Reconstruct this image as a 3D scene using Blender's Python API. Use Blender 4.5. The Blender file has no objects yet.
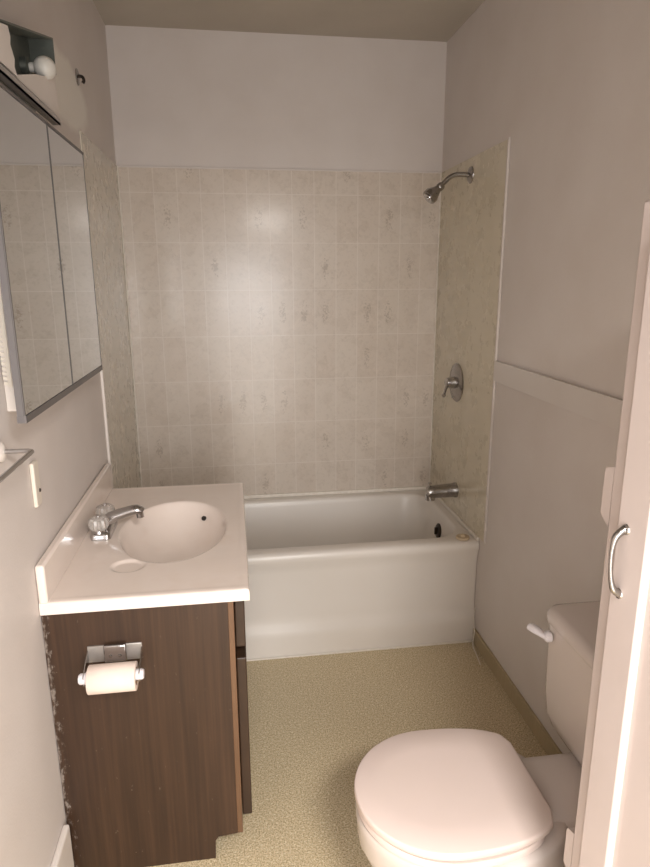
import bpy, bmesh, math, random
from mathutils import Vector, Matrix
random.seed(7)
S = bpy.context.scene
COL = S.collection
PI = math.pi

# ------------------------------------------------------------------ camera, world, lights, exposure
W, H = 1.42, 2.477          # room width (x), height (z); tub wall is y = 0, camera looks towards +y
ZS = 1.95                   # top of the tub surround
ZR = 0.450                  # tub rim
YF = -3.06                  # wall with the doorway behind the camera

cam_d = bpy.data.cameras.new('camera'); cam = bpy.data.objects.new('camera', cam_d); COL.objects.link(cam)
yaw, pitch, roll = 0.1417, -0.2415, -0.0038
fwd = Vector((math.sin(yaw)*math.cos(pitch), math.cos(yaw)*math.cos(pitch), math.sin(pitch)))
rt = fwd.cross(Vector((0, 0, 1))).normalized(); up = rt.cross(fwd)
r2 = math.cos(roll)*rt + math.sin(roll)*up; u2 = -math.sin(roll)*rt + math.cos(roll)*up
cam.matrix_world = Matrix(((r2.x, u2.x, -fwd.x, 0.4631), (r2.y, u2.y, -fwd.y, -2.9376), (r2.z, u2.z, -fwd.z, 1.4911), (0, 0, 0, 1)))
cam_d.sensor_fit = 'VERTICAL'; cam_d.sensor_height = 36.0; cam_d.lens = 36.0*631.11/867.0
cam_d.clip_start = 0.02
S.camera = cam

wd = bpy.data.worlds.new('world'); S.world = wd; wd.use_nodes = True
wd.node_tree.nodes['Background'].inputs[0].default_value = (1.0, 0.93, 0.85, 1)
wd.node_tree.nodes['Background'].inputs[1].default_value = 0.10

def area(name, loc, target, sx, sy, energy, color):
    l = bpy.data.lights.new(name, 'AREA'); l.shape = 'RECTANGLE'; l.size = sx; l.size_y = sy; l.energy = energy; l.color = color
    o = bpy.data.objects.new(name, l); COL.objects.link(o); o.location = loc
    o.rotation_euler = (Vector(target) - Vector(loc)).to_track_quat('-Z', 'Y').to_euler()
    return o
area('hall_window', (0.66, -4.3, 1.35), (0.62, 0, 1.2), 0.6, 0.8, 11, (0.90, 0.94, 1.0))
area('hall_ceiling_lamp', (0.84, -3.36, 2.12), (0.55, -1.5, 0.2), 0.40, 0.30, 38, (1.0, 0.95, 0.90))
area('hall_daylight', (0.62, -3.20, 0.80), (0.62, 0, 0.2), 0.70, 1.50, 15, (1.0, 0.95, 0.90))

S.view_settings.view_transform = 'Standard'; S.view_settings.look = 'None'
S.view_settings.gamma = 1.0; S.view_settings.use_curve_mapping = False
S.view_settings.exposure = 0.44

# ------------------------------------------------------------------ materials
def lin(c):
    return tuple(((v/255)/12.92 if v/255 <= 0.04045 else ((v/255+0.055)/1.055)**2.4) for v in c) + (1.0,)

class Mat:
    def __init__(s, name, rgb=(200, 200, 200), rough=0.5, metal=0.0, spec=0.5, coat=0.0, trans=0.0, ior=1.45):
        s.m = bpy.data.materials.new(name); s.m.use_nodes = True; s.n = s.m.node_tree.nodes; s.l = s.m.node_tree.links
        s.p = s.n['Principled BSDF']
        s.p.inputs['Base Color'].default_value = lin(rgb); s.p.inputs['Roughness'].default_value = rough
        s.p.inputs['Metallic'].default_value = metal; s.p.inputs['Specular IOR Level'].default_value = spec
        s.p.inputs['Coat Weight'].default_value = coat; s.p.inputs['Coat Roughness'].default_value = 0.15
        s.p.inputs['Transmission Weight'].default_value = trans; s.p.inputs['IOR'].default_value = ior
    def node(s, t, **kw):
        n = s.n.new(t)
        for k, v in kw.items(): setattr(n, k, v)
        return n
    def put(s, sock, v):
        if isinstance(v, (int, float, tuple)): sock.default_value = v
        else: s.l.new(v, sock)
    def math(s, op, a, b=0.0, c=None):
        n = s.node('ShaderNodeMath', operation=op)
        s.put(n.inputs[0], a); s.put(n.inputs[1], b)
        if c is not None: s.put(n.inputs[2], c)
        return n.outputs[0]
    def pos(s):
        g = s.node('ShaderNodeNewGeometry'); x = s.node('ShaderNodeSeparateXYZ'); s.l.new(g.outputs['Position'], x.inputs[0])
        return g.outputs['Position'], x.outputs[0], x.outputs[1], x.outputs[2]
    def noise(s, vec, scale, detail=3.0, rough=0.5):
        n = s.node('ShaderNodeTexNoise'); n.inputs['Scale'].default_value = scale; n.inputs['Detail'].default_value = detail
        n.inputs['Roughness'].default_value = rough
        if vec is not None: s.l.new(vec, n.inputs['Vector'])
        return n.outputs['Fac']
    def comb(s, x, y, z=0.0):
        n = s.node('ShaderNodeCombineXYZ'); s.put(n.inputs[0], x); s.put(n.inputs[1], y); s.put(n.inputs[2], z); return n.outputs[0]
    def ramp(s, fac, stops):
        n = s.node('ShaderNodeValToRGB'); e = n.color_ramp.elements
        while len(e) < len(stops): e.new(0.5)
        for el, (p, c) in zip(e, stops): el.position = p; el.color = lin(c) if len(c) == 3 else c
        s.l.new(fac, n.inputs[0]); return n.outputs[0]
    def mix(s, fac, a, b):
        n = s.node('ShaderNodeMix', data_type='RGBA')
        s.put(n.inputs[0], fac)
        for i, v in ((6, a), (7, b)):
            if isinstance(v, tuple): n.inputs[i].default_value = lin(v)
            else: s.l.new(v, n.inputs[i])
        return n.outputs[2]
    def color(s, c): s.l.new(c, s.p.inputs['Base Color']); return s
    def bump(s, h, strength=0.2, dist=0.002):
        n = s.node('ShaderNodeBump'); n.inputs['Strength'].default_value = strength; n.inputs['Distance'].default_value = dist
        s.l.new(h, n.inputs['Height']); s.l.new(n.outputs[0], s.p.inputs['Normal']); return s

def mottled(name, c1, c2, scale=6, rough=0.5, bump_scale=None, bump=0.1, **kw):
    m = Mat(name, c1, rough, **kw); P, x, y, z = m.pos()
    m.color(m.ramp(m.noise(P, scale, 4), [(0.3, c1), (0.7, c2)]))
    if bump_scale: m.bump(m.noise(P, bump_scale, 3), bump)
    return m.m

M = {}
M['paint'] = mottled('wall_paint', (217, 209, 204), (212, 203, 197), 5, 0.55, 170, 0.22)
m = Mat('wall_paint_left_lit_patch', rough=0.55); P, x, y, z = m.pos()
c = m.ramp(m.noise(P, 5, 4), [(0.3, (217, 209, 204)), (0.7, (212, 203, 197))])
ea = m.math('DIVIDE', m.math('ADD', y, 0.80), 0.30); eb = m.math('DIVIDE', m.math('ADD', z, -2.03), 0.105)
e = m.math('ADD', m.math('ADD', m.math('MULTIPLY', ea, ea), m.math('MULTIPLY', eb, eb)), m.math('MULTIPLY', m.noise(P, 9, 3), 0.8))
c = m.mix(m.math('MULTIPLY', m.math('MINIMUM', m.math('MAXIMUM', m.math('MULTIPLY', m.math('SUBTRACT', 1.45, e), 2.5), 0.0), 1.0), 0.85), c, (238, 234, 226))  # pale patch: light reflected off the fixture, painted into the wall colour
m.color(c); m.bump(m.noise(P, 170, 3), 0.22); M['paint_left_lit_patch'] = m.m
M['ceiling'] = mottled('ceiling_paint', (188, 179, 166), (181, 172, 159), 4, 0.7, 120, 0.4)
M['panel_paint'] = mottled('painted_board', (217, 210, 205), (213, 205, 199), 4, 0.45, 220, 0.06)
M['white_trim'] = mottled('white_trim_paint', (226, 218, 211), (220, 211, 203), 9, 0.4, 60, 0.06)
M['tub'] = mottled('tub_enamel', (226, 219, 211), (222, 214, 205), 3, 0.32, coat=0.1)
M['china'] = mottled('white_china', (212, 201, 195), (209, 198, 191), 3, 0.14, coat=0.4)
M['seat'] = mottled('seat_plastic', (217, 200, 193), (215, 198, 189), 5, 0.34)
M['marble'] = None
M['cabinet'] = mottled('cabinet_white_paint', (204, 191, 186), (199, 186, 180), 6, 0.4, 40, 0.05)
M['chrome'] = Mat('chrome', (190, 188, 188), 0.18, 1.0).m
M['dull_chrome'] = mottled('dull_chrome', (172, 168, 164), (150, 146, 142), 40, 0.26, metal=1.0)
M['satin'] = mottled('satin_metal', (196, 192, 188), (182, 178, 174), 40, 0.38, metal=0.8)
M['steel_edge'] = Mat('mirror_edge_steel', (118, 114, 114), 0.42, 0.6).m
M['seam'] = Mat('mirror_dark_seam', (92, 88, 86), 0.5).m
M['mirror'] = Mat('mirror_glass', (214, 216, 216), 0.015, 1.0).m
M['dark'] = Mat('dark_hole', (38, 32, 28), 0.6).m
M['dark_metal'] = mottled('tarnished_metal', (70, 62, 55), (52, 46, 42), 60, 0.4, metal=0.7)
M['ivory'] = mottled('ivory_plastic', (224, 215, 202), (221, 211, 198), 8, 0.35)
M['white_plastic'] = Mat('white_plastic', (228, 223, 226), 0.3).m
M['paper'] = mottled('toilet_paper', (230, 213, 202), (226, 208, 196), 30, 0.95, 260, 0.15)
M['card'] = mottled('cardboard_core', (150, 122, 92), (140, 112, 84), 30, 0.9)
M['bulb'] = Mat('frosted_bulb', (206, 202, 194), 0.35).m
M['grey_metal'] = mottled('galvanised_metal', (118, 122, 114), (98, 102, 96), 14, 0.45, metal=0.5)
M['caulk'] = mottled('white_caulk', (232, 225, 215), (222, 213, 201), 60, 0.5)
M['stopper'] = mottled('beige_rubber', (205, 185, 156), (190, 168, 138), 40, 0.5)
M['wood_edge'] = None

# crystal faucet knob
M['crystal'] = Mat('clear_acrylic', (232, 226, 220), 0.22, trans=0.7, ior=1.49).m

# cultured marble counter
m = Mat('cultured_marble', rough=0.16, coat=0.4); P, x, y, z = m.pos()
v = m.noise(P, 7, 5, 0.6)
m.color(m.ramp(v, [(0.3, (232, 218, 208)), (0.55, (235, 222, 213)), (0.75, (230, 214, 203))])); M['marble'] = m.m

# flecked vinyl floor
m = Mat('flecked_vinyl', rough=0.42); P, x, y, z = m.pos()
f1 = m.noise(P, 240, 2, 0.6); f2 = m.noise(P, 170, 3, 0.6); big = m.noise(P, 3, 3)
base = m.ramp(big, [(0.3, (208, 190, 157)), (0.7, (215, 197, 164))])
c = m.mix(m.ramp(f1, [(0.44, (0, 0, 0)), (0.62, (255, 255, 255))]), base, (158, 142, 108))
c = m.mix(m.ramp(f2, [(0.54, (0, 0, 0)), (0.68, (255, 255, 255))]), c, (232, 222, 196))
m.color(c); m.bump(f2, 0.08, 0.001); M['floor'] = m.m

# embossed tile board of the tub surround
def tile_board(name, axis, c1, c2, joint, flower, flowers=0.74, lines=1.0):
    m = Mat(name, rough=0.24, coat=0.25); P, x, y, z = m.pos()
    u = x if axis == 'x' else y
    tw, th = 0.0985, 0.2045
    a = m.math('DIVIDE', m.math('ADD', u, 10*tw + 0.050), tw); b = m.math('DIVIDE', m.math('ADD', z, 0.197), th)
    ia = m.math('FLOOR', a); ib = m.math('FLOOR', b); fa = m.math('SUBTRACT', a, ia); fb = m.math('SUBTRACT', b, ib)
    wn = m.node('ShaderNodeTexWhiteNoise', noise_dimensions='2D'); m.l.new(m.comb(ia, ib), wn.inputs['Vector']); rnd = wn.outputs['Value']
    wn2 = m.node('ShaderNodeTexWhiteNoise', noise_dimensions='2D'); m.l.new(m.comb(m.math('ADD', ia, 31.7), ib), wn2.inputs['Vector']); rnd2 = wn2.outputs['Value']
    # joints: distance to the tile's edge in metres
    da = m.math('MULTIPLY', m.math('MINIMUM', fa, m.math('SUBTRACT', 1.0, fa)), tw)
    db = m.math('MULTIPLY', m.math('MINIMUM', fb, m.math('SUBTRACT', 1.0, fb)), th)
    d = m.math('MINIMUM', da, db)
    j = m.math('SUBTRACT', 1.0, m.math('SMOOTHSTEP' if False else 'MINIMUM', m.math('DIVIDE', d, 0.0026), 1.0))
    cloud = m.noise(P, 11, 5, 0.65); fine = m.noise(P, 60, 4, 0.7)
    tone = m.math('ADD', m.math('MULTIPLY', cloud, 0.75), m.math('MULTIPLY', rnd2, 0.25))
    col = m.ramp(tone, [(0.28, c1), (0.72, c2)])
    col = m.mix(m.math('MULTIPLY', m.math('GREATER_THAN', fine, 0.56), 0.03 if axis == 'y' else 0.15), col, flower)
    # faint flower sprays on some of the tiles
    ex = m.math('DIVIDE', m.math('SUBTRACT', fa, 0.5), 0.20); ey = m.math('DIVIDE', m.math('SUBTRACT', fb, 0.5), 0.30)
    el = m.math('SUBTRACT', 1.0, m.math('ADD', m.math('MULTIPLY', ex, ex), m.math('MULTIPLY', ey, ey)))
    el = m.math('MAXIMUM', el, 0.0)
    sp = m.math('GREATER_THAN', m.math('ADD', m.noise(P, 120, 3, 0.6), m.math('MULTIPLY', el, 0.12)), 0.61)
    fl = m.math('MULTIPLY', m.math('MULTIPLY', m.math('GREATER_THAN', rnd, flowers), sp), m.math('MULTIPLY', m.math('MINIMUM', m.math('MULTIPLY', el, 3.0), 1.0), 0.5))
    col = m.mix(fl, col, flower)
    col = m.mix(m.math('MULTIPLY', j, 0.8*lines), col, joint)
    m.color(col)
    hgt = m.math('ADD', m.math('MULTIPLY', j, -0.6), m.math('MULTIPLY', fine, 0.25))
    m.bump(hgt, 0.18 if axis == 'x' else 0.01, 0.001)
    m.l.new(m.math('ADD', 0.20, m.math('MULTIPLY', cloud, 0.16)), m.p.inputs['Roughness'])
    return m.m
M['tile_back'] = tile_board('tile_board_back', 'x', (206, 193, 180), (212, 201, 189), (230, 221, 212), (160, 146, 132))
M['tile_left'] = tile_board('tile_board_left', 'y', (208, 200, 185), (212, 205, 190), (216, 209, 196), (196, 187, 170), 0.9, 0.3)
M['tile_side'] = tile_board('tile_board_side', 'y', (204, 194, 172), (210, 200, 180), (208, 198, 176), (176, 163, 138), 0.86, 0.3)

# dark wood laminate with a stain of paint and caulk along the wall edge
def wood(name, dark, light, axis='x', stains=False):
    m = Mat(name, rough=0.38); P, x, y, z = m.pos()
    u = x if axis == 'x' else y
    g = m.noise(m.comb(m.math('MULTIPLY', u, 90), m.math('MULTIPLY', z, 2.2)), 1.0, 4, 0.6)
    g2 = m.noise(m.comb(m.math('MULTIPLY', u, 14), m.math('MULTIPLY', z, 0.9)), 1.0, 3, 0.5)
    fac = m.math('ADD', m.math('MULTIPLY', g, 0.55), m.math('MULTIPLY', g2, 0.45))
    col = m.ramp(fac, [(0.34, dark), (0.5, tuple((a+b)//2 for a, b in zip(dark, light))), (0.66, light)])
    if stains:
        edge = m.math('SUBTRACT', 1.0, m.math('MINIMUM', m.math('DIVIDE', m.math('MAXIMUM', x, 0.0), 0.035), 1.0))
        blot = m.noise(m.comb(m.math('MULTIPLY', x, 70), m.math('MULTIPLY', z, 26)), 1.0, 5, 0.75)
        s = m.math('MINIMUM', m.math('MAXIMUM', m.math('MULTIPLY', m.math('SUBTRACT', m.math('ADD', m.math('MULTIPLY', edge, 0.21), blot), 0.66), 9.0), 0.0), 1.0)
        col = m.mix(m.math('MULTIPLY', s, 0.6), col, (160, 150, 142))
        fleck = m.math('GREATER_THAN', m.noise(P, 120, 1, 0.3), 0.86)
        col = m.mix(m.math('MULTIPLY', fleck, 0.5), col, (170, 158, 145))
    m.color(col); m.bump(g, 0.05, 0.0006)
    return m.m
M['wood'] = wood('walnut_laminate', (47, 32, 23), (71, 50, 36), 'x', True)
M['wood_front'] = wood('walnut_laminate_front', (47, 32, 23), (70, 50, 36), 'y')
M['wood_edge'] = wood('worn_wood_edge', (96, 70, 50), (122, 92, 68), 'y')
M['base_wood'] = wood('tan_base_board', (164, 148, 118), (178, 162, 132), 'y')

# ------------------------------------------------------------------ mesh helpers
def tag(o, label=None, cat=None, group=None, kind=None):
    if label: o['label'] = label
    if cat: o['category'] = cat
    if group: o['group'] = group
    if kind: o['kind'] = kind
    return o

def link(name, bm, mat, parent=None, smooth=True, bevel=0.0, seg=2, angle=40, sub=0):
    bmesh.ops.recalc_face_normals(bm, faces=bm.faces)
    me = bpy.data.meshes.new(name); bm.to_mesh(me); bm.free()
    o = bpy.data.objects.new(name, me); COL.objects.link(o); me.materials.append(mat)
    if parent is not None:
        o.parent = parent
        o.matrix_parent_inverse = Matrix.Translation(-world_loc(parent))
    if bevel:
        b = o.modifiers.new('bevel', 'BEVEL'); b.width = bevel; b.segments = seg; b.limit_method = 'ANGLE'; b.angle_limit = math.radians(35)
    if sub:
        s = o.modifiers.new('sub', 'SUBSURF'); s.levels = sub; s.render_levels = sub
    if smooth:
        for p in me.polygons: p.use_smooth = True
        try: me.set_sharp_from_angle(angle=math.radians(angle))
        except Exception: pass
    return o

def world_loc(o):
    v = Vector(o.location)
    return v                      # parents are only ever top-level empties / meshes at their own location or parts at the origin

def empty(name, loc, label, cat, group=None):
    o = bpy.data.objects.new(name, None); COL.objects.link(o); o.location = loc; o.empty_display_size = 0.05
    return tag(o, label, cat, group)

def box(bm, a, b):
    a, b = [min(p, q) for p, q in zip(a, b)], [max(p, q) for p, q in zip(a, b)]
    v = [bm.verts.new((x, y, z)) for x in (a[0], b[0]) for y in (a[1], b[1]) for z in (a[2], b[2])]
    for f in ((0, 1, 3, 2), (4, 6, 7, 5), (0, 4, 5, 1), (2, 3, 7, 6), (0, 2, 6, 4), (1, 5, 7, 3)): bm.faces.new([v[i] for i in f])
    return bm

def boxes(*ab):
    bm = bmesh.new()
    for a, b in ab: box(bm, a, b)
    return bm

def loft(bm, rings, cap0=True, cap1=True, closed=False):
    vs = [[bm.verts.new(p) for p in r] for r in rings]
    n = len(vs[0])
    pairs = list(zip(vs, vs[1:])) + ([(vs[-1], vs[0])] if closed else [])
    for A, B in pairs:
        for i in range(n): bm.faces.new((A[i], A[(i+1) % n], B[(i+1) % n], B[i]))
    if not closed:
        if cap0: bm.faces.new(list(reversed(vs[0])))
        if cap1: bm.faces.new(vs[-1])
    return bm

def frame_of(d):
    d = Vector(d).normalized(); a = Vector((0, 0, 1)) if abs(d.z) < 0.9 else Vector((1, 0, 0))
    u = d.cross(a).normalized(); return u, d.cross(u)

def lathe(bm, o, d, prof, n=32, cap0=True, cap1=True, sx=1.0, sy=1.0):
    u, v = frame_of(d); d = Vector(d).normalized(); o = Vector(o)
    rings = [[o + d*t + (u*math.cos(2*PI*k/n)*sx + v*math.sin(2*PI*k/n)*sy)*max(r, 1e-5) for k in range(n)] for r, t in prof]
    return loft(bm, rings, cap0, cap1)

def smooth_path(pts, k=8):
    P = [Vector(p) for p in pts]; out = []
    for i in range(len(P)-1):
        p0 = P[max(i-1, 0)]; p1 = P[i]; p2 = P[i+1]; p3 = P[min(i+2, len(P)-1)]
        for j in range(k):
            t = j/k
            out.append(0.5*((2*p1) + (p2-p0)*t + (2*p0-5*p1+4*p2-p3)*t*t + (3*p1-p0-3*p2+p3)*t**3))
    return out + [P[-1]]

def tube(bm, pts, r, n=14, flat=1.0, cap=True):
    """sweep; r number or list; flat scales the second axis"""
    P = [Vector(p) for p in pts]; R = r if isinstance(r, (list, tuple)) else [r]*len(P)
    rings = []; u = None
    for i, p in enumerate(P):
        t = (P[min(i+1, len(P)-1)] - P[max(i-1, 0)]).normalized()
        if u is None: u, _ = frame_of(t)
        u = (u - t*u.dot(t)).normalized(); v = t.cross(u)
        rings.append([p + (u*math.cos(2*PI*k/n) + v*math.sin(2*PI*k/n)*flat)*R[i] for k in range(n)])
    return loft(bm, rings, cap, cap)

def lerp_list(a, n):
    out = []
    for i in range(n):
        t = i/(n-1)*(len(a)-1); k = min(int(t), len(a)-2); f = t-k; out.append(a[k]*(1-f)+a[k+1]*f)
    return out

def rrect(x0, x1, y0, y1, r, z, n=8):
    pts = []
    for cx, cy, a0 in ((x1-r, y1-r, 0), (x0+r, y1-r, 90), (x0+r, y0+r, 180), (x1-r, y0+r, 270)):
        for k in range(n+1):
            a = math.radians(a0 + 90*k/n); pts.append(Vector((cx+r*math.cos(a), cy+r*math.sin(a), z)))
    return pts

# ------------------------------------------------------------------ room shell
def struct(name, bm, mat, **kw):
    return tag(link(name, bm, mat, smooth=False, **kw), kind='structure')

struct('floor', boxes(((-0.10, -4.9, -0.05), (W+0.10, 0.10, 0.0))), M['floor'])
struct('ceiling', boxes(((-0.10, YF-0.10, H), (W+0.10, 0.10, H+0.05))), M['ceiling'])
struct('wall_back', boxes(((-0.10, 0.0, 0), (W+0.10, 0.10, H))), M['paint'])
struct('wall_left', boxes(((-0.10, YF-0.10, 0), (0, 0.0, H))), M['paint_left_lit_patch'])
struct('wall_right', boxes(((W, YF-0.10, 0), (W+0.10, 0.0, H))), M['paint'])
struct('wall_front', boxes(((0, YF-0.10, 0), (0.06, YF, H)), ((0.98, YF-0.10, 0), (W, YF, H)), ((0.06, YF-0.10, 2.03), (0.98, YF, H))), M['paint'])
# tub surround boards, 4 mm, standing on the tub's flange
T = 0.004
YP = -0.70
struct('wall_panel_back', boxes(((T, -T, 0.468), (W-T, 0, ZS))), M['tile_back'])
struct('wall_panel_left', boxes(((0, -0.665, 0.468), (T, 0, ZS))), M['tile_left'])
struct('wall_panel_right', boxes(((W-T, YP-0.02, 0.468), (W, 0, ZS))), M['tile_side'])
# mouldings of the surround: top, corners, front edges, flange
struct('trim_1', boxes(((T, -0.0065, ZS-0.004), (W-T, 0, ZS+0.004))), M['paint'], bevel=0.0015)
struct('trim_2', boxes(((T, -0.010, 0.468), (0.010, -T, ZS))), M['caulk'], bevel=0.002)
struct('trim_3', boxes(((W-0.010, -0.010, 0.468), (W-T, -T, ZS))), M['caulk'], bevel=0.002)
struct('trim_4', boxes(((W-0.008, YP-0.030, 0.468), (W, YP-0.020, ZS+0.004))), M['paint'], bevel=0.002)
struct('trim_5', boxes(((0, -0.680, 0.468), (0.009, -0.665, 1.215))), M['white_trim'], bevel=0.002)
struct('trim_6', boxes(((0.004, -0.012, 0.4505), (W-0.004, -0.001, 0.468))), M['caulk'], bevel=0.004)
struct('trim_7', boxes(((W-0.012, -0.668, 0.4505), (W-0.001, -0.013, 0.468))), M['caulk'], bevel=0.004)
# flat rail board along the right wall
struct('trim_8', boxes(((W-0.012, -2.9, 1.118), (W, YP-0.031, 1.194))), M['panel_paint'], bevel=0.001)
struct('baseboard_right', boxes(((W-0.011, -2.9, 0), (W, -0.676, 0.064))), M['base_wood'], bevel=0.002)
struct('baseboard_left', boxes(((0, -2.95, 0), (0.016, -1.576, 0.185))), M['white_trim'], bevel=0.005)
struct('trim_9', boxes(((0.004, -0.679, 0.0), (W-0.012, -0.672, 0.007))), M['caulk'], bevel=0.002)

# ------------------------------------------------------------------ bathtub
tub = empty('bathtub', (W/2, -0.335, 0), 'white enamel bathtub with a plain apron between the two side walls', 'bathtub')
bm = bmesh.new()
x0, x1, yb = 0.001, W-0.001, -0.001
rings = [rrect(x0, x1, -0.671, yb, 0.004, 0.0), rrect(x0, x1, -0.670, yb, 0.004, 0.085), rrect(x0, x1, -0.666, yb, 0.004, 0.112),
         rrect(x0, x1, -0.655, yb, 0.004, 0.135), rrect(x0, x1, -0.652, yb, 0.004, 0.17), rrect(x0, x1, -0.654, yb, 0.004, 0.36), rrect(x0, x1, -0.660, yb, 0.004, 0.39),
         rrect(x0, x1, -0.668, yb, 0.004, 0.41), rrect(x0, x1, -0.671, yb, 0.004, 0.425), rrect(x0, x1, -0.669, yb, 0.004, 0.438),
         rrect(x0, x1, -0.662, yb, 0.004, 0.446), rrect(x0, x1, -0.650, yb, 0.006, ZR),
         rrect(0.045, 1.382, -0.606, -0.045, 0.13, ZR), rrect(0.051, 1.376, -0.599, -0.050, 0.128, 0.447), rrect(0.056, 1.371, -0.593, -0.055, 0.126, 0.438),
         rrect(0.062, 1.366, -0.588, -0.060, 0.124, 0.42), rrect(0.12, 1.345, -0.570, -0.082, 0.122, 0.25), rrect(0.17, 1.325, -0.555, -0.10, 0.12, 0.13),
         rrect(0.20, 1.305, -0.535, -0.12, 0.11, 0.09), rrect(0.25, 1.27, -0.50, -0.155, 0.10, 0.075)]
loft(bm, rings); link('tub_shell', bm, M['tub'], tub, angle=50)
bm = bmesh.new(); lathe(bm, (1.360, -0.335, 0.362), (-1, 0, 0.08), [(0.0, -0.004), (0.036, -0.004), (0.036, 0.004), (0.031, 0.008), (0.0, 0.010)], 28)
ov = link('overflow_plate', bm, M['dark_metal'], tub); ov['label'] = 'dark round overflow plate'
bm = boxes(((1.339, -0.339, 0.348), (1.354, -0.331, 0.382))); link('trip_lever', bm, M['dark_metal'], ov, bevel=0.002)

bm = bmesh.new(); lathe(bm, (1.362, -0.628, ZR+0.0005), (0, 0, 1), [(0.0, 0), (0.026, 0), (0.028, 0.004), (0.026, 0.010), (0.012, 0.011), (0.010, 0.016), (0.006, 0.019), (0.0, 0.020)], 28)
tag(link('tub_stopper', bm, M['stopper']), 'round beige rubber stopper lying on the front right corner of the tub rim', 'stopper')

# ------------------------------------------------------------------ shower fittings on the right wall
XW = W - T
sp = empty('tub_spout', (XW, -0.380, 0.574), 'chrome tub spout on the tiled wall low above the bathtub', 'tub spout')
bm = bmesh.new()
lathe(bm, (XW, -0.380, 0.574), (-1, 0, -0.03), [(0.0, 0), (0.034, 0), (0.034, 0.008), (0.031, 0.014), (0.030, 0.06), (0.028, 0.105), (0.028, 0.122), (0.024, 0.132), (0.012, 0.136), (0.0, 0.136)], 32)
link('spout_body', bm, M['dull_chrome'], sp)
bm = bmesh.new(); lathe(bm, (XW-0.118, -0.380, 0.556), (0, 0, -1), [(0.0, 0), (0.021, 0), (0.021, 0.022), (0.017, 0.024), (0.016, 0.012), (0.0, 0.012)], 24)
link('spout_outlet', bm, M['chrome'], sp)
bm = bmesh.new(); lathe(bm, (XW-0.122, -0.380, 0.596), (0, 0, 1), [(0.0, 0), (0.004, 0), (0.004, 0.010), (0.008, 0.012), (0.008, 0.017), (0.0, 0.019)], 16)
link('diverter_knob', bm, M['chrome'], sp)

va = empty('shower_valve', (XW, -0.328, 1.048), 'round chrome shower valve plate with a short lever handle on the tiled wall', 'shower valve')
bm = bmesh.new(); lathe(bm, (XW, -0.328, 1.048), (-1, 0, 0), [(0.0, 0), (0.083, 0), (0.084, 0.003), (0.078, 0.008), (0.040, 0.012), (0.0, 0.012)], 48)
link('escutcheon', bm, M['dull_chrome'], va)
bm = bmesh.new(); lathe(bm, (XW-0.012, -0.328, 1.048), (-1, 0, 0), [(0.0, 0), (0.026, 0), (0.024, 0.02), (0.021, 0.034), (0.012, 0.040), (0.0, 0.041)], 32)
link('valve_hub', bm, M['chrome'], va)
bm = bmesh.new()
tube(bm, smooth_path([(XW-0.036, -0.328, 1.050), (XW-0.056, -0.350, 1.030), (XW-0.076, -0.384, 1.006)], 6), lerp_list([0.010, 0.0075, 0.0055], 13), 14, 0.8); link('lever', bm, M['chrome'], va)
bm = bmesh.new(); lathe(bm, (XW-0.074, -0.380, 1.008), (-0.5, -0.8, -0.55), [(0.0, 0), (0.0075, 0.002), (0.009, 0.008), (0.007, 0.014), (0.0, 0.016)], 18); link('lever_tip', bm, M['chrome'], va)
bm = bmesh.new(); lathe(bm, (XW-0.012, -0.31, 0.98), (-1, 0, 0), [(0.0, 0), (0.005, 0), (0.005, 0.003), (0.0, 0.004)], 14); link('screw', bm, M['chrome'], va)

sh = empty('wall_shower', (XW, -0.377, 1.885), 'chrome shower head on a bent arm high on the tiled right wall', 'shower head')
bm = bmesh.new(); lathe(bm, (XW, -0.377, 1.885), (-1, 0, 0), [(0.0, 0), (0.032, 0), (0.031, 0.004), (0.020, 0.011), (0.012, 0.013), (0.0, 0.013)], 32, sy=1.0); link('flange', bm, M['dull_chrome'], sh)
bm = bmesh.new()
arm = smooth_path([(XW-0.010, -0.377, 1.885), (XW-0.055, -0.377, 1.886), (XW-0.085, -0.377, 1.876), (XW-0.108, -0.377, 1.856), (XW-0.124, -0.377, 1.840)], 7)
tube(bm, arm, 0.0095, 16); link('arm', bm, M['dull_chrome'], sh)
d = Vector((-0.70, -0.10, -0.62)).normalized()
bm = bmesh.new(); lathe(bm, (XW-0.117, -0.377, 1.846), d, [(0.0, 0), (0.014, 0), (0.016, 0.006), (0.016, 0.016), (0.014, 0.020), (0.018, 0.032), (0.027, 0.052), (0.030, 0.056), (0.030, 0.074), (0.027, 0.077), (0.0, 0.077)], 32)
hd = link('spray_head', bm, M['dull_chrome'], sh)
bm = bmesh.new(); lathe(bm, Vector((XW-0.117, -0.377, 1.846)) + d*0.0775, d, [(0.0, 0), (0.022, 0), (0.021, 0.003), (0.009, 0.003), (0.008, 0.006), (0.0, 0.006)], 28)
link('spray_face', bm, M['chrome'], hd)

# curtain rod bracket left high on the left wall
br = empty('curtain_rod_bracket', (0, -0.627, 2.115), 'small tarnished metal bracket left alone high on the left wall', 'bracket')
bm = bmesh.new(); lathe(bm, (0, -0.627, 2.115), (1, 0, 0), [(0.0, 0), (0.024, 0), (0.024, 0.003), (0.016, 0.005), (0.0, 0.005)], 20); link('bracket_plate', bm, M['dull_chrome'], br)
bm = bmesh.new(); tube(bm, smooth_path([(0.004, -0.627, 2.118), (0.016, -0.627, 2.116), (0.020, -0.627, 2.106), (0.016, -0.627, 2.098)], 5), 0.005, 10); link('hook', bm, M['dark_metal'], br)

# ------------------------------------------------------------------ vanity
VX, VY0, VY1, VZ = 0.438, -1.555, -0.752, 0.744
vn = empty('vanity_cabinet', (0.22, -1.16, 0), 'dark walnut laminate vanity cabinet with scuffed wall edge under the sink counter', 'cabinet')
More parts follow.
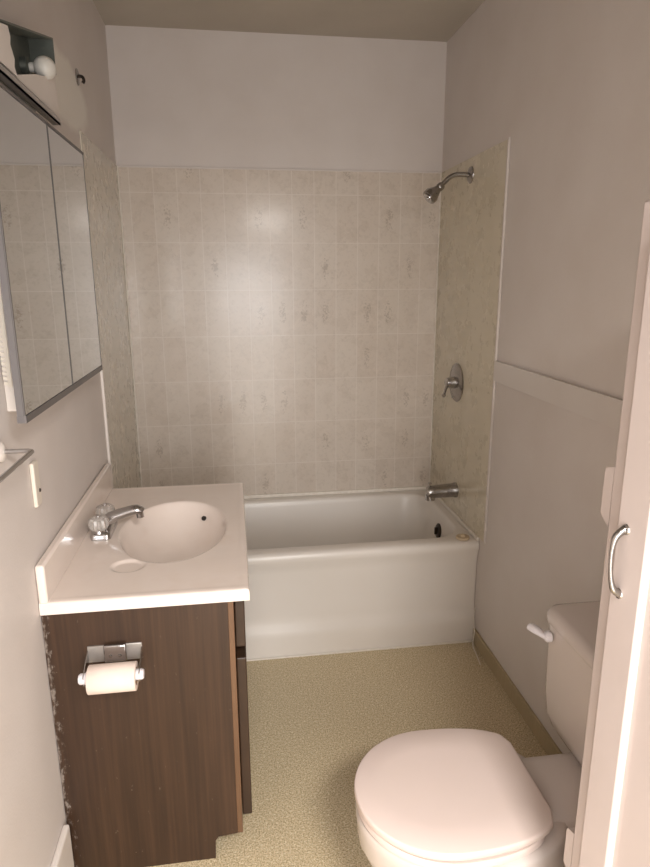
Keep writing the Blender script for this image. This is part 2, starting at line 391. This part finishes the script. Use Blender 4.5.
# near side panel with toe-kick notch
bm = bmesh.new()
prof = [(0.0, 0.0), (0.362, 0.0), (0.364, 0.055), (0.372, 0.068), (0.422, 0.072), (0.422, VZ), (0.0, VZ)]
for y in (VY0, VY0+0.016): pass
loft(bm, [[Vector((x+0.002, y, z)) for x, z in prof] for y in (VY0, VY0+0.016)]); link('side_panel', bm, M['wood'], vn, smooth=False)
bm = bmesh.new()
loft(bm, [[Vector((x+0.002, y, z)) for x, z in prof] for y in (VY1-0.016, VY1)]); link('side_panel', bm, M['wood'], vn, smooth=False)
bm = boxes(((0.002, VY0+0.016, 0.085), (0.421, VY1-0.016, 0.10))); link('bottom_panel', bm, M['wood'], vn, smooth=False)
bm = boxes(((0.345, VY0+0.016, 0.0), (0.360, VY1-0.016, 0.085))); link('toe_kick', bm, M['dark_metal'], vn, smooth=False)
bm = boxes(((0.424, VY0, 0.072), (VX, VY0+0.035, VZ)), ((0.424, VY1-0.035, 0.092), (VX, VY1, VZ)), ((0.424, VY0+0.035, 0.71), (VX, VY1-0.035, VZ)),
           ((0.424, VY0+0.035, 0.092), (VX, VY1-0.035, 0.13)), ((0.424, VY0+0.035, 0.565), (VX, VY1-0.035, 0.59)), ((0.424, -1.18, 0.13), (VX, -1.14, 0.565)))
link('face_frame', bm, M['wood_edge'], vn, smooth=False, bevel=0.0015)
bm = boxes(((VX+0.001, VY0+0.045, 0.592), (VX+0.026, VY1-0.025, 0.728))); link('drawer_front', bm, M['wood_front'], vn, smooth=False, bevel=0.003)
for k, (a, b) in enumerate(((VY0+0.028, -1.166), (-1.154, VY1-0.025))):
    bm = boxes(((VX+0.001, a, 0.100), (VX+0.026, b, 0.572))); dr = link('door', bm, M['wood_front'], vn, smooth=False, bevel=0.003)

# countertop with moulded basin as one height-mapped slab
CX0, CX1, CY0, CY1, CZ = 0.002, 0.477, -1.561, -0.742, 0.776
ct = empty('sink_counter', (0.24, -1.16, VZ), 'pinkish white moulded sink counter with oval basin on the dark vanity', 'countertop')
bcx, bcy, ba, bb = 0.268, -1.150, 0.152, 0.232
def sstep(a, b, t):
    t = max(0.0, min(1.0, (t-a)/(b-a))); return t*t*(3-2*t)
def deck(x, y):
    z = 0.0
    e = math.sqrt(((x-bcx)/ba)**2 + ((y-bcy)/bb)**2)
    if e < 1.03:
        q = min(e/1.0, 1.0)
        z -= 0.128*(1-q**2.7)*0.985 + 0.006*(1-sstep(0.90, 1.03, e))
    e2 = math.sqrt(((x-0.172)/0.046)**2 + ((y+1.388)/0.040)**2)
    z -= 0.006*(1-sstep(0.72, 1.0, e2))
    for dd in (CX1-x, y-CY0, CY1-y):                       # rounded rim with a slight raised lip
        if dd < 0.006: z -= 0.006*(1-math.sqrt(max(0.0, 1-((0.006-dd)/0.006)**2)))
        elif dd < 0.022: z += 0.0008*math.sin((dd-0.006)/0.016*PI)
    return CZ + z
def axis_pts(a, b, step, extra):
    n = int(round((b-a)/step)); return sorted(set([round(a+(b-a)*i/n, 5) for i in range(n+1)] + [round(v, 5) for v in extra]))
xs = axis_pts(CX0, CX1, 0.004, [CX1-0.0005, CX1-0.0015, CX1-0.003]); ys = axis_pts(CY0, CY1, 0.0042, [CY0+0.0005, CY0+0.0015, CY0+0.003, CY1-0.0005, CY1-0.0015, CY1-0.003])
bm = bmesh.new()
g = [[bm.verts.new((x, y, deck(x, y))) for y in ys] for x in xs]
for i in range(len(xs)-1):
    for j in range(len(ys)-1): bm.faces.new((g[i][j], g[i+1][j], g[i+1][j+1], g[i][j+1]))
ring = [g[i][0] for i in range(len(xs))] + [g[-1][j] for j in range(1, len(ys))] + [g[i][-1] for i in range(len(xs)-2, -1, -1)] + [g[0][j] for j in range(len(ys)-2, 0, -1)]
def under(x, y): return min(0.7465, deck(x, y) - 0.010)
h = [[bm.verts.new((x, y, under(x, y))) for y in ys] for x in xs]
for i in range(len(xs)-1):
    for j in range(len(ys)-1): bm.faces.new((h[i][j], h[i][j+1], h[i+1][j+1], h[i+1][j]))
low = [h[i][0] for i in range(len(xs))] + [h[-1][j] for j in range(1, len(ys))] + [h[i][-1] for i in range(len(xs)-2, -1, -1)] + [h[0][j] for j in range(len(ys)-2, 0, -1)]
for i in range(len(ring)):
    k = (i+1) % len(ring); bm.faces.new((ring[k], ring[i], low[i], low[k]))
link('counter_slab', bm, M['marble'], ct, angle=60)
bm = boxes(((0.0015, CY0, CZ-0.004), (0.022, CY1, 0.868))); link('backsplash', bm, M['marble'], ct, bevel=0.006, seg=3)
bm = bmesh.new(); lathe(bm, (0.345, -0.985, 0.738), (-0.55, -0.75, 0.45), [(0.0, -0.006), (0.0075, -0.006), (0.0075, 0.0025), (0.0, 0.003)], 18); link('overflow_hole', bm, M['dark'], ct)
bm = bmesh.new(); lathe(bm, (bcx-0.01, bcy, CZ-0.134), (0, 0, 1), [(0.0, 0), (0.023, 0), (0.023, 0.004), (0.018, 0.005), (0.017, 0.003), (0.0, 0.003)], 28); link('drain', bm, M['chrome'], ct)

fa = empty('sink_faucet', (0.068, -1.148, CZ), 'chrome sink faucet with two clear crystal knobs on the counter', 'faucet')
bm = bmesh.new(); loft(bm, [rrect(0.041, 0.097, -1.213, -1.083, 0.012, CZ+0.0008), rrect(0.041, 0.097, -1.213, -1.083, 0.012, CZ+0.012), rrect(0.044, 0.094, -1.210, -1.086, 0.012, CZ+0.018), rrect(0.052, 0.086, -1.202, -1.094, 0.012, CZ+0.021)])
link('base', bm, M['chrome'], fa, angle=50)
for y in (-1.197, -1.099):
    bm = bmesh.new(); lathe(bm, (0.066, y, CZ+0.019), (0, 0, 1), [(0.0, 0), (0.016, 0), (0.014, 0.008), (0.0, 0.010)], 24)
    c = link('valve_collar', bm, M['chrome'], fa)
    bm = bmesh.new()
    n = 24
    pr = [(0.012, 0.008), (0.022, 0.010), (0.0275, 0.018), (0.0285, 0.030), (0.0255, 0.042), (0.014, 0.047)]
    rings = [[Vector((0.066 + (r*(1.0 if k % 2 else 0.90))*math.cos(2*PI*k/n), y + (r*(1.0 if k % 2 else 0.90))*math.sin(2*PI*k/n), CZ+0.019+t)) for k in range(n)] for r, t in pr]
    loft(bm, rings); kn = link('knob', bm, M['crystal'], fa, angle=15); kn['label'] = 'clear crystal knob'
    bm = bmesh.new(); lathe(bm, (0.066, y, CZ+0.0665), (0, 0, 1), [(0.0, 0), (0.007, 0), (0.006, 0.003), (0.0, 0.004)], 18); link('cap', bm, M['chrome'], kn)
bm = bmesh.new()
path = smooth_path([(0.066, -1.148, CZ+0.014), (0.072, -1.148, CZ+0.030), (0.098, -1.148, CZ+0.046), (0.135, -1.148, CZ+0.058), (0.165, -1.148, CZ+0.064), (0.181, -1.148, CZ+0.056)], 7)
tube(bm, path, lerp_list([0.026, 0.025, 0.021, 0.0185, 0.0175, 0.013], len(path)), 20, 0.8); link('spout', bm, M['chrome'], fa, angle=60)
bm = bmesh.new(); lathe(bm, (0.172, -1.148, CZ+0.057), (0.1, 0, -1), [(0.0, 0), (0.0105, 0), (0.0105, 0.017), (0.008, 0.018), (0.008, 0.014), (0.0, 0.014)], 20); link('aerator', bm, M['chrome'], fa)

# ------------------------------------------------------------------ toilet paper holder on the side panel and its roll
TY = VY0
th = empty('toilet_paper_holder', (0.158, TY, 0.628), 'chrome toilet paper holder screwed to the side of the dark vanity', 'paper holder')
bm = bmesh.new()
a, b, zt, zb = 0.096, 0.220, 0.656, 0.614
box(bm, (a, TY-0.004, zb), (b, TY+0.0006, zt))
link('back_plate', bm, M['satin'], th, bevel=0.001)
bm = boxes(((0.134, TY-0.014, 0.616), (0.185, TY-0.004, 0.660))); hb = link('mount_cover', bm, M['chrome'], th, bevel=0.003)
for x in (0.149, 0.170):
    bm = bmesh.new(); lathe(bm, (x, TY-0.014, 0.633), (0, -1, 0), [(0.0, 0), (0.0042, 0), (0.0036, 0.002), (0.0, 0.0026)], 14); link('screw', bm, M['dull_chrome'], hb)
RX0, RX1, RY, RZ, RR = 0.106, 0.212, TY-0.054, 0.606, 0.0325
for x in (0.0965, 0.2195):
    s = -1 if x < 0.15 else 1
    bm = bmesh.new()
    rr = [[Vector((x+dx, TY-0.001, 0.648)), Vector((x+dx, TY-0.001, 0.620)), Vector((x+dx, RY-0.010, RZ-0.012)), Vector((x+dx, RY-0.012, RZ+0.010)), Vector((x+dx, RY+0.004, RZ+0.018))] for dx in (-0.001, 0.001)]
    loft(bm, rr); link('arm', bm, M['chrome'], th, smooth=False)
bm = bmesh.new(); lathe(bm, (0.084, RY, RZ), (1, 0, 0), [(0.0, 0), (0.010, 0.0005), (0.0125, 0.004), (0.0125, 0.015), (0.0155, 0.017), (0.0155, 0.124), (0.0125, 0.126), (0.0125, 0.140), (0.010, 0.1445), (0.0, 0.145)], 24)
rl = link('roller', bm, M['white_plastic'], th); rl['label'] = 'white plastic spring roller'
tp = empty('toilet_paper_roll', (0.159, RY, RZ-0.0035), 'part-used white toilet paper roll on the holder', 'toilet paper')
bm = bmesh.new(); o = Vector((RX0, RY, RZ-0.0035)); n = 40
def circ(x, r): return [Vector((x, RY + r*math.cos(2*PI*k/n), RZ-0.0035 + r*math.sin(2*PI*k/n))) for k in range(n)]
loft(bm, [circ(RX0, 0.0202), circ(RX0, RR-0.001), circ(RX0+0.001, RR), circ(RX1-0.001, RR), circ(RX1, RR-0.001), circ(RX1, 0.0202)], closed=True); link('paper', bm, M['paper'], tp, angle=50)
bm = bmesh.new(); loft(bm, [circ(RX0+0.0005, 0.0190), circ(RX0+0.0005, 0.0201), circ(RX1-0.0005, 0.0201), circ(RX1-0.0005, 0.0190)], closed=True); link('core', bm, M['card'], tp, angle=50)

# ------------------------------------------------------------------ mirror cabinet on the left wall
mc = empty('medicine_cabinet', (0, -1.33, 1.227), 'white medicine cabinet with two mirror doors on the left wall above the sink', 'medicine cabinet')
MZ0, MZ1 = 1.227, 1.831
bm = boxes(((0.0005, -1.600, MZ0+0.002), (0.050, -0.985, MZ1-0.006))); link('body', bm, M['white_trim'], mc, smooth=False, bevel=0.002)
for a, b in ((-1.703, -1.3315), (-1.3285, -0.974)):
    bm = boxes(((0.0525, a, MZ0), (0.064, b, MZ1))); dr = link('door', bm, M['steel_edge'], mc, smooth=False)
    bm = boxes(((0.0642, a+0.003, MZ0+0.013), (0.0668, b-0.003, MZ1-0.005))); link('mirror_pane', bm, M['mirror'], dr, smooth=False)
    for z0, z1 in ((MZ0-0.001, MZ0+0.0125), (MZ1-0.0045, MZ1+0.001)):
        bm = boxes(((0.0520, a-0.0007, z0), (0.069, b+0.0007, z1))); link('edge_channel', bm, M['steel_edge'], dr, smooth=False)
    for y0, y1 in ((a-0.0005, a+0.0028), (b-0.0028, b+0.0005)):
        bm = boxes(((0.0642, y0, MZ0+0.0125), (0.0675, y1, MZ1-0.0045))); link('side_seam', bm, M['seam'], dr, smooth=False)
bm = bmesh.new()
box(bm, (0.010, -1.6035, 1.28), (0.018, -1.6002, 1.80))
for k in range(50): z = 1.285+k*0.0098; box(bm, (0.002, -1.604, z), (0.010, -1.6002, z+0.006))
st = link('hinge_strip', bm, M['ivory'], mc, smooth=False); st['label'] = 'notched ivory strip'

# ------------------------------------------------------------------ old light fixture above the mirror
lf = empty('wall_light', (0, -1.33, 1.90), 'broken wall light box with a bare globe bulb above the mirror cabinet', 'wall light')
LY0, LY1, LZ0, LX = -1.64, -1.165, 1.872, 0.060
def ztop(y): return 2.053 - (LY1-y)*0.247                    # the old box sags towards the door
bm = bmesh.new(); loft(bm, [[Vector((x, y, z)) for y, z in ((LY0, LZ0), (LY1, LZ0), (LY1, ztop(LY1)), (LY0, ztop(LY0)))] for x in (0.0005, 0.004)]); link('back_plate', bm, M['grey_metal'], lf, smooth=False)
bm = bmesh.new(); loft(bm, [[Vector((x, y, z)) for y, z in ((LY0, ztop(LY0)-0.004), (LY1, ztop(LY1)-0.004), (LY1, ztop(LY1)), (LY0, ztop(LY0)))] for x in (0.004, LX)]); link('top_panel', bm, M['grey_metal'], lf, smooth=False)
bm = boxes(((0.004, LY1-0.004, 1.972), (LX, LY1, 2.048))); link('end_panel', bm, M['grey_metal'], lf, smooth=False)
bm = bmesh.new()
edge = [(-1.64, LZ0+0.002), (-1.500, LZ0+0.004), (-1.512, 1.89), (-1.506, 1.905), (-1.524, 1.925), (-1.518, 1.94), (-1.528, 1.955), (-1.64, 1.93)]
loft(bm, [[Vector((x, y, z)) for y, z in edge] for x in (LX, LX+0.003)]); cv = link('front_cover', bm, M['white_trim'], lf, smooth=False); cv['label'] = 'white front cover with a torn edge'
bm = bmesh.new(); loft(bm, [[Vector((x, y, z)) for y, z in ((-1.50, LZ0+0.006), (LY1, LZ0+0.006), (LY1, 1.975), (-1.25, 1.945), (-1.34, 1.925), (-1.475, 1.886), (-1.50, 1.880))] for x in (LX-0.006, LX-0.003)])
link('apron', bm, M['white_trim'], lf, smooth=False)
bm = boxes(((LX-0.010, -1.64, 1.852), (LX+0.008, -1.205, 1.856)), ((LX+0.005, -1.64, 1.852), (LX+0.008, -1.205, 1.866)), ((LX-0.010, -1.64, 1.856), (LX-0.007, -1.205, 1.8715)), ((LX-0.010, -1.208, 1.852), (LX+0.008, -1.205, 1.866)))
link('bottom_channel', bm, M['satin'], lf, smooth=False)
bm = bmesh.new(); lathe(bm, (0.004, -1.245, 1.968), (1, 0, 0), [(0.0, 0), (0.018, 0), (0.018, 0.014), (0.013, 0.016), (0.0, 0.016)], 24); sk = link('socket', bm, M['grey_metal'], lf)
bm = bmesh.new()
c0 = Vector((0.050, -1.240, 1.966)); pr = [(0.0, -0.032), (0.010, -0.032), (0.011, -0.023)] + [(0.025*math.sin(a), 0.003-0.025*math.cos(a)) for a in [0.45+i*(PI-0.45)/14 for i in range(15)]]
lathe(bm, c0, (1, 0, 0), pr, 32); link('globe_bulb', bm, M['bulb'], lf, angle=60)

# ------------------------------------------------------------------ outlet and towel bar
ol = empty('wall_plate', (0, -1.493, 1.045), 'narrow ivory wall plate standing proud of the left wall below the mirror', 'wall plate')
bm = boxes(((0.0005, -1.512, 0.988), (0.010, -1.476, 1.092))); pl = link('cover_plate', bm, M['ivory'], ol, bevel=0.003)
bm = bmesh.new(); lathe(bm, (0.010, -1.486, 1.022), (1, 0, 0), [(0.0, 0), (0.005, 0), (0.004, 0.002), (0.0, 0.0025)], 14); link('screw', bm, M['dark_metal'], pl)

tb = empty('towel_bar', (0, -1.665, 1.165), 'chrome wire towel bar on the left wall near the outlet', 'towel bar')
bm = bmesh.new()
P = [(0.004, -1.668, 1.163), (0.030, -1.668, 1.163), (0.053, -1.669, 1.163), (0.061, -1.674, 1.163), (0.063, -1.684, 1.163), (0.063, -1.75, 1.163), (0.063, -2.10, 1.163), (0.063, -2.12, 1.163), (0.060, -2.131, 1.163), (0.03, -2.132, 1.163), (0.004, -2.132, 1.163)]
tube(bm, smooth_path(P, 5), 0.0048, 12); link('bar', bm, M['chrome'], tb)
for y in (-1.668, -2.132):
    bm = bmesh.new(); lathe(bm, (0.0003, y, 1.163), (1, 0, 0), [(0.0, 0), (0.020, 0), (0.020, 0.005), (0.012, 0.010), (0.0, 0.011)], 24); link('wall_mount', bm, M['white_trim'], tb)

# ------------------------------------------------------------------ toilet
TC = -1.831
tl = empty('toilet', (1.05, TC, 0), 'white toilet with closed lid beside the tall white cabinet', 'toilet')
def dshape(xf, xb, hw, z, n=48, back=0.60, cx=None):
    """D outline: round front (towards -x), narrower straight back"""
    pts = []
    mid = cx if cx is not None else xf + hw*1.08
    for k in range(n+1):                                   # front half ellipse
        a = PI/2 + PI*k/n
        pts.append(Vector((mid + (mid-xf)*math.cos(a), TC + hw*math.sin(a), z)))
    m = n//3
    L = xb - mid
    for k in range(1, m+1):                                # near side going back
        t = k/m; w = hw*(back + (1-back)*math.sqrt(max(0, 1-(t*0.985)**2.3))) if t < 1 else hw*back
        pts.append(Vector((mid + L*min(1, t*1.0), TC - w, z)))
    for k in range(m, 0, -1):
        t = k/m; w = hw*(back + (1-back)*math.sqrt(max(0, 1-(t*0.985)**2.3))) if t < 1 else hw*back
        pts.append(Vector((mid + L*t, TC + w, z)))
    return pts
def shrink(pts, f, z, c=None):
    cx = sum(p.x for p in pts)/len(pts) if c is None else c
    return [Vector((cx + (p.x-cx)*f, TC + (p.y-TC)*f, z)) for p in pts]
# bowl
bm = bmesh.new()
def bowl_ring(xf, xb, hw, z, n=40):
    pts = []
    cx = (xf+xb)/2
    for k in range(n):
        a = 2*PI*k/n; c, s = math.cos(a), math.sin(a)
        ex = 2.0 if c < 0 else 2.6
        pts.append(Vector((cx + (xb-xf)/2*math.copysign(abs(c)**(2/ex), c), TC + hw*math.copysign(abs(s)**(2/ex), s), z)))
    return pts
rg = [bowl_ring(0.80, 1.22, 0.105, 0.0), bowl_ring(0.80, 1.22, 0.105, 0.02), bowl_ring(0.83, 1.20, 0.090, 0.06), bowl_ring(0.84, 1.20, 0.085, 0.14), bowl_ring(0.765, 1.20, 0.115, 0.19), bowl_ring(0.712, 1.185, 0.152, 0.25),
      bowl_ring(0.690, 1.16, 0.170, 0.305), bowl_ring(0.688, 1.145, 0.174, 0.345), bowl_ring(0.686, 1.14, 0.177, 0.366), bowl_ring(0.689, 1.135, 0.174, 0.374), bowl_ring(0.72, 1.12, 0.155, 0.377)]
loft(bm, rg); link('bowl', bm, M['china'], tl, angle=60)
bm = bmesh.new()                                            # deck that carries the tank
rg = [rrect(1.02, 1.385, TC-0.070, TC+0.070, 0.03, 0.22), rrect(1.01, 1.395, TC-0.082, TC+0.082, 0.035, 0.30), rrect(1.00, 1.400, TC-0.094, TC+0.094, 0.04, 0.345), rrect(1.00, 1.400, TC-0.096, TC+0.096, 0.04, 0.370), rrect(1.008, 1.394, TC-0.090, TC+0.090, 0.036, 0.378)]
loft(bm, rg); link('tank_deck', bm, M['china'], tl, angle=60)
# seat ring, lid
bm = bmesh.new(); A = dshape(0.688, 1.060, 0.176, 0)
loft(bm, [shrink(A, 0.97, 0.3785), shrink(A, 1.0, 0.382), shrink(A, 1.0, 0.392), shrink(A, 0.985, 0.396)]); link('seat', bm, M['seat'], tl, angle=50)
bm = bmesh.new(); A = dshape(0.684, 1.080, 0.173, 0, back=0.58)
rg = [shrink(A, 0.965, 0.3985), shrink(A, 0.992, 0.401), shrink(A, 1.0, 0.404), shrink(A, 1.0, 0.413), shrink(A, 0.993, 0.4168), shrink(A, 0.978, 0.4182), shrink(A, 0.6, 0.4195), shrink(A, 0.1, 0.4205)]
loft(bm, rg); link('seat_lid', bm, M['seat'], tl, angle=50)
for s in (-1, 1):
    bm = bmesh.new(); lathe(bm, (1.083, TC+s*0.078-0.011, 0.388), (0, 1, 0), [(0.0, 0), (0.0065, 0), (0.007, 0.002), (0.007, 0.020), (0.0065, 0.022), (0.0, 0.022)], 18)
    box(bm, (1.077, TC+s*0.078-0.009, 0.3765), (1.089, TC+s*0.078+0.009, 0.388)); link('hinge', bm, M['seat'], tl)
# tank
bm = bmesh.new()
ty0, ty1 = TC-0.222, TC+0.222
rg = [rrect(1.230, 1.390, ty0+0.055, ty1-0.055, 0.03, 0.3785), rrect(1.220, 1.396, ty0+0.022, ty1-0.022, 0.035, 0.395), rrect(1.213, 1.400, ty0+0.006, ty1-0.006, 0.035, 0.425), rrect(1.209, 1.402, ty0, ty1, 0.035, 0.48), rrect(1.204, 1.403, ty0-0.002, ty1+0.002, 0.035, 0.668)]
loft(bm, rg); link('tank', bm, M['china'], tl, angle=60)
bm = bmesh.new()
rg = [rrect(1.201, 1.405, ty0-0.004, ty1+0.004, 0.036, 0.669), rrect(1.199, 1.406, ty0-0.006, ty1+0.006, 0.037, 0.674), rrect(1.199, 1.406, ty0-0.006, ty1+0.006, 0.037, 0.690), rrect(1.204, 1.402, ty0-0.001, ty1+0.001, 0.035, 0.700), rrect(1.216, 1.394, ty0+0.012, ty1-0.012, 0.03, 0.705)]
loft(bm, rg); link('tank_lid', bm, M['china'], tl, angle=60)
bm = bmesh.new(); lathe(bm, (1.198, ty1-0.045, 0.642), (-1, 0, 0), [(0.0, 0), (0.014, 0), (0.014, 0.008), (0.010, 0.014), (0.0, 0.014)], 20)
pth = smooth_path([(1.190, ty1-0.045, 0.640), (1.180, ty1-0.038, 0.645), (1.172, ty1-0.024, 0.649), (1.164, ty1-0.008, 0.650)], 6)
tube(bm, pth, lerp_list([0.008, 0.010, 0.014, 0.013], len(pth)), 14, 0.75); link('flush_lever', bm, M['white_plastic'], tl)
for s in (-1, 1):
    bm = bmesh.new(); lathe(bm, (1.06, TC+s*0.128, 0.0), (0, 0, 1), [(0.0, 0), (0.018, 0), (0.017, 0.014), (0.010, 0.024), (0.0, 0.026)], 20); link('bolt_cap', bm, M['china'], tl)

# ------------------------------------------------------------------ tall white cabinet in the foreground
KX, KY1, KY0, KZ = 1.006, -2.122, -2.640, 1.590
lc = empty('linen_cabinet', (1.2, -2.38, 0), 'tall white painted cabinet with a chrome pull in the right foreground', 'cabinet')
bm = boxes(((KX, KY0, 0.0), (1.405, KY1, KZ))); link('carcass', bm, M['cabinet'], lc, bevel=0.004)
DX = KX-0.022
bm = boxes(((DX, -2.243, 0.10), (KX-0.0005, -2.176, KZ-0.04)), ((DX, -2.625, 0.10), (KX-0.0005, -2.545, KZ-0.04)), ((DX, -2.545, KZ-0.12), (KX-0.0005, -2.243, KZ-0.04)), ((DX, -2.545, 0.10), (KX-0.0005, -2.243, 0.20)))
dr = link('door', bm, M['cabinet'], lc, bevel=0.004)
bm = boxes(((DX+0.010, -2.545, 0.20), (KX-0.0005, -2.243, KZ-0.12))); link('door_panel', bm, M['cabinet'], dr, smooth=False)
bm = bmesh.new()
hy = -2.196
P = smooth_path([(DX, hy, 1.156), (DX-0.012, hy, 1.146), (DX-0.016, hy, 1.129), (DX-0.0175, hy-0.002, 1.108), (DX-0.015, hy-0.003, 1.084), (DX-0.010, hy-0.004, 1.068), (DX, hy-0.004, 1.060)], 6)
tube(bm, P, lerp_list([0.0055, 0.005, 0.0034, 0.0028, 0.0034, 0.005, 0.0055], len(P)), 14); hn = link('handle', bm, M['dull_chrome'], dr); hn['label'] = 'arched chrome pull'
for z in (1.156, 1.060):
    bm = bmesh.new(); lathe(bm, (DX, hy-0.002, z), (-1, 0, 0), [(0.0, 0), (0.008, 0), (0.007, 0.002), (0.0, 0.003)], 20)
    link('handle_rose', bm, M['chrome'], dr)
for z in (1.175, 0.520):
    bm = bmesh.new()
    pf = [(KY1+0.0, z+0.046), (KY1+0.018, z+0.040), (KY1+0.022, z+0.034), (KY1+0.022, z-0.034), (KY1+0.0, z-0.046)]
    loft(bm, [[Vector((x, y, zz)) for y, zz in pf] for x in (KX+0.001, KX+0.022)]); link('hinge', bm, M['cabinet'], lc, smooth=False)

# loose strand of caulk at the corner of the tub and the right wall
bm = bmesh.new()
tube(bm, smooth_path([(1.409, -0.690, 0.17), (1.398, -0.700, 0.12), (1.404, -0.705, 0.07), (1.396, -0.715, 0.012), (1.392, -0.76, 0.003), (1.380, -0.84, 0.003)], 8), 0.0022, 8)
tag(link('caulk_strand', bm, M['caulk']), 'loose thin strand of pale caulk at the tub corner by the right baseboard', 'caulk strand')
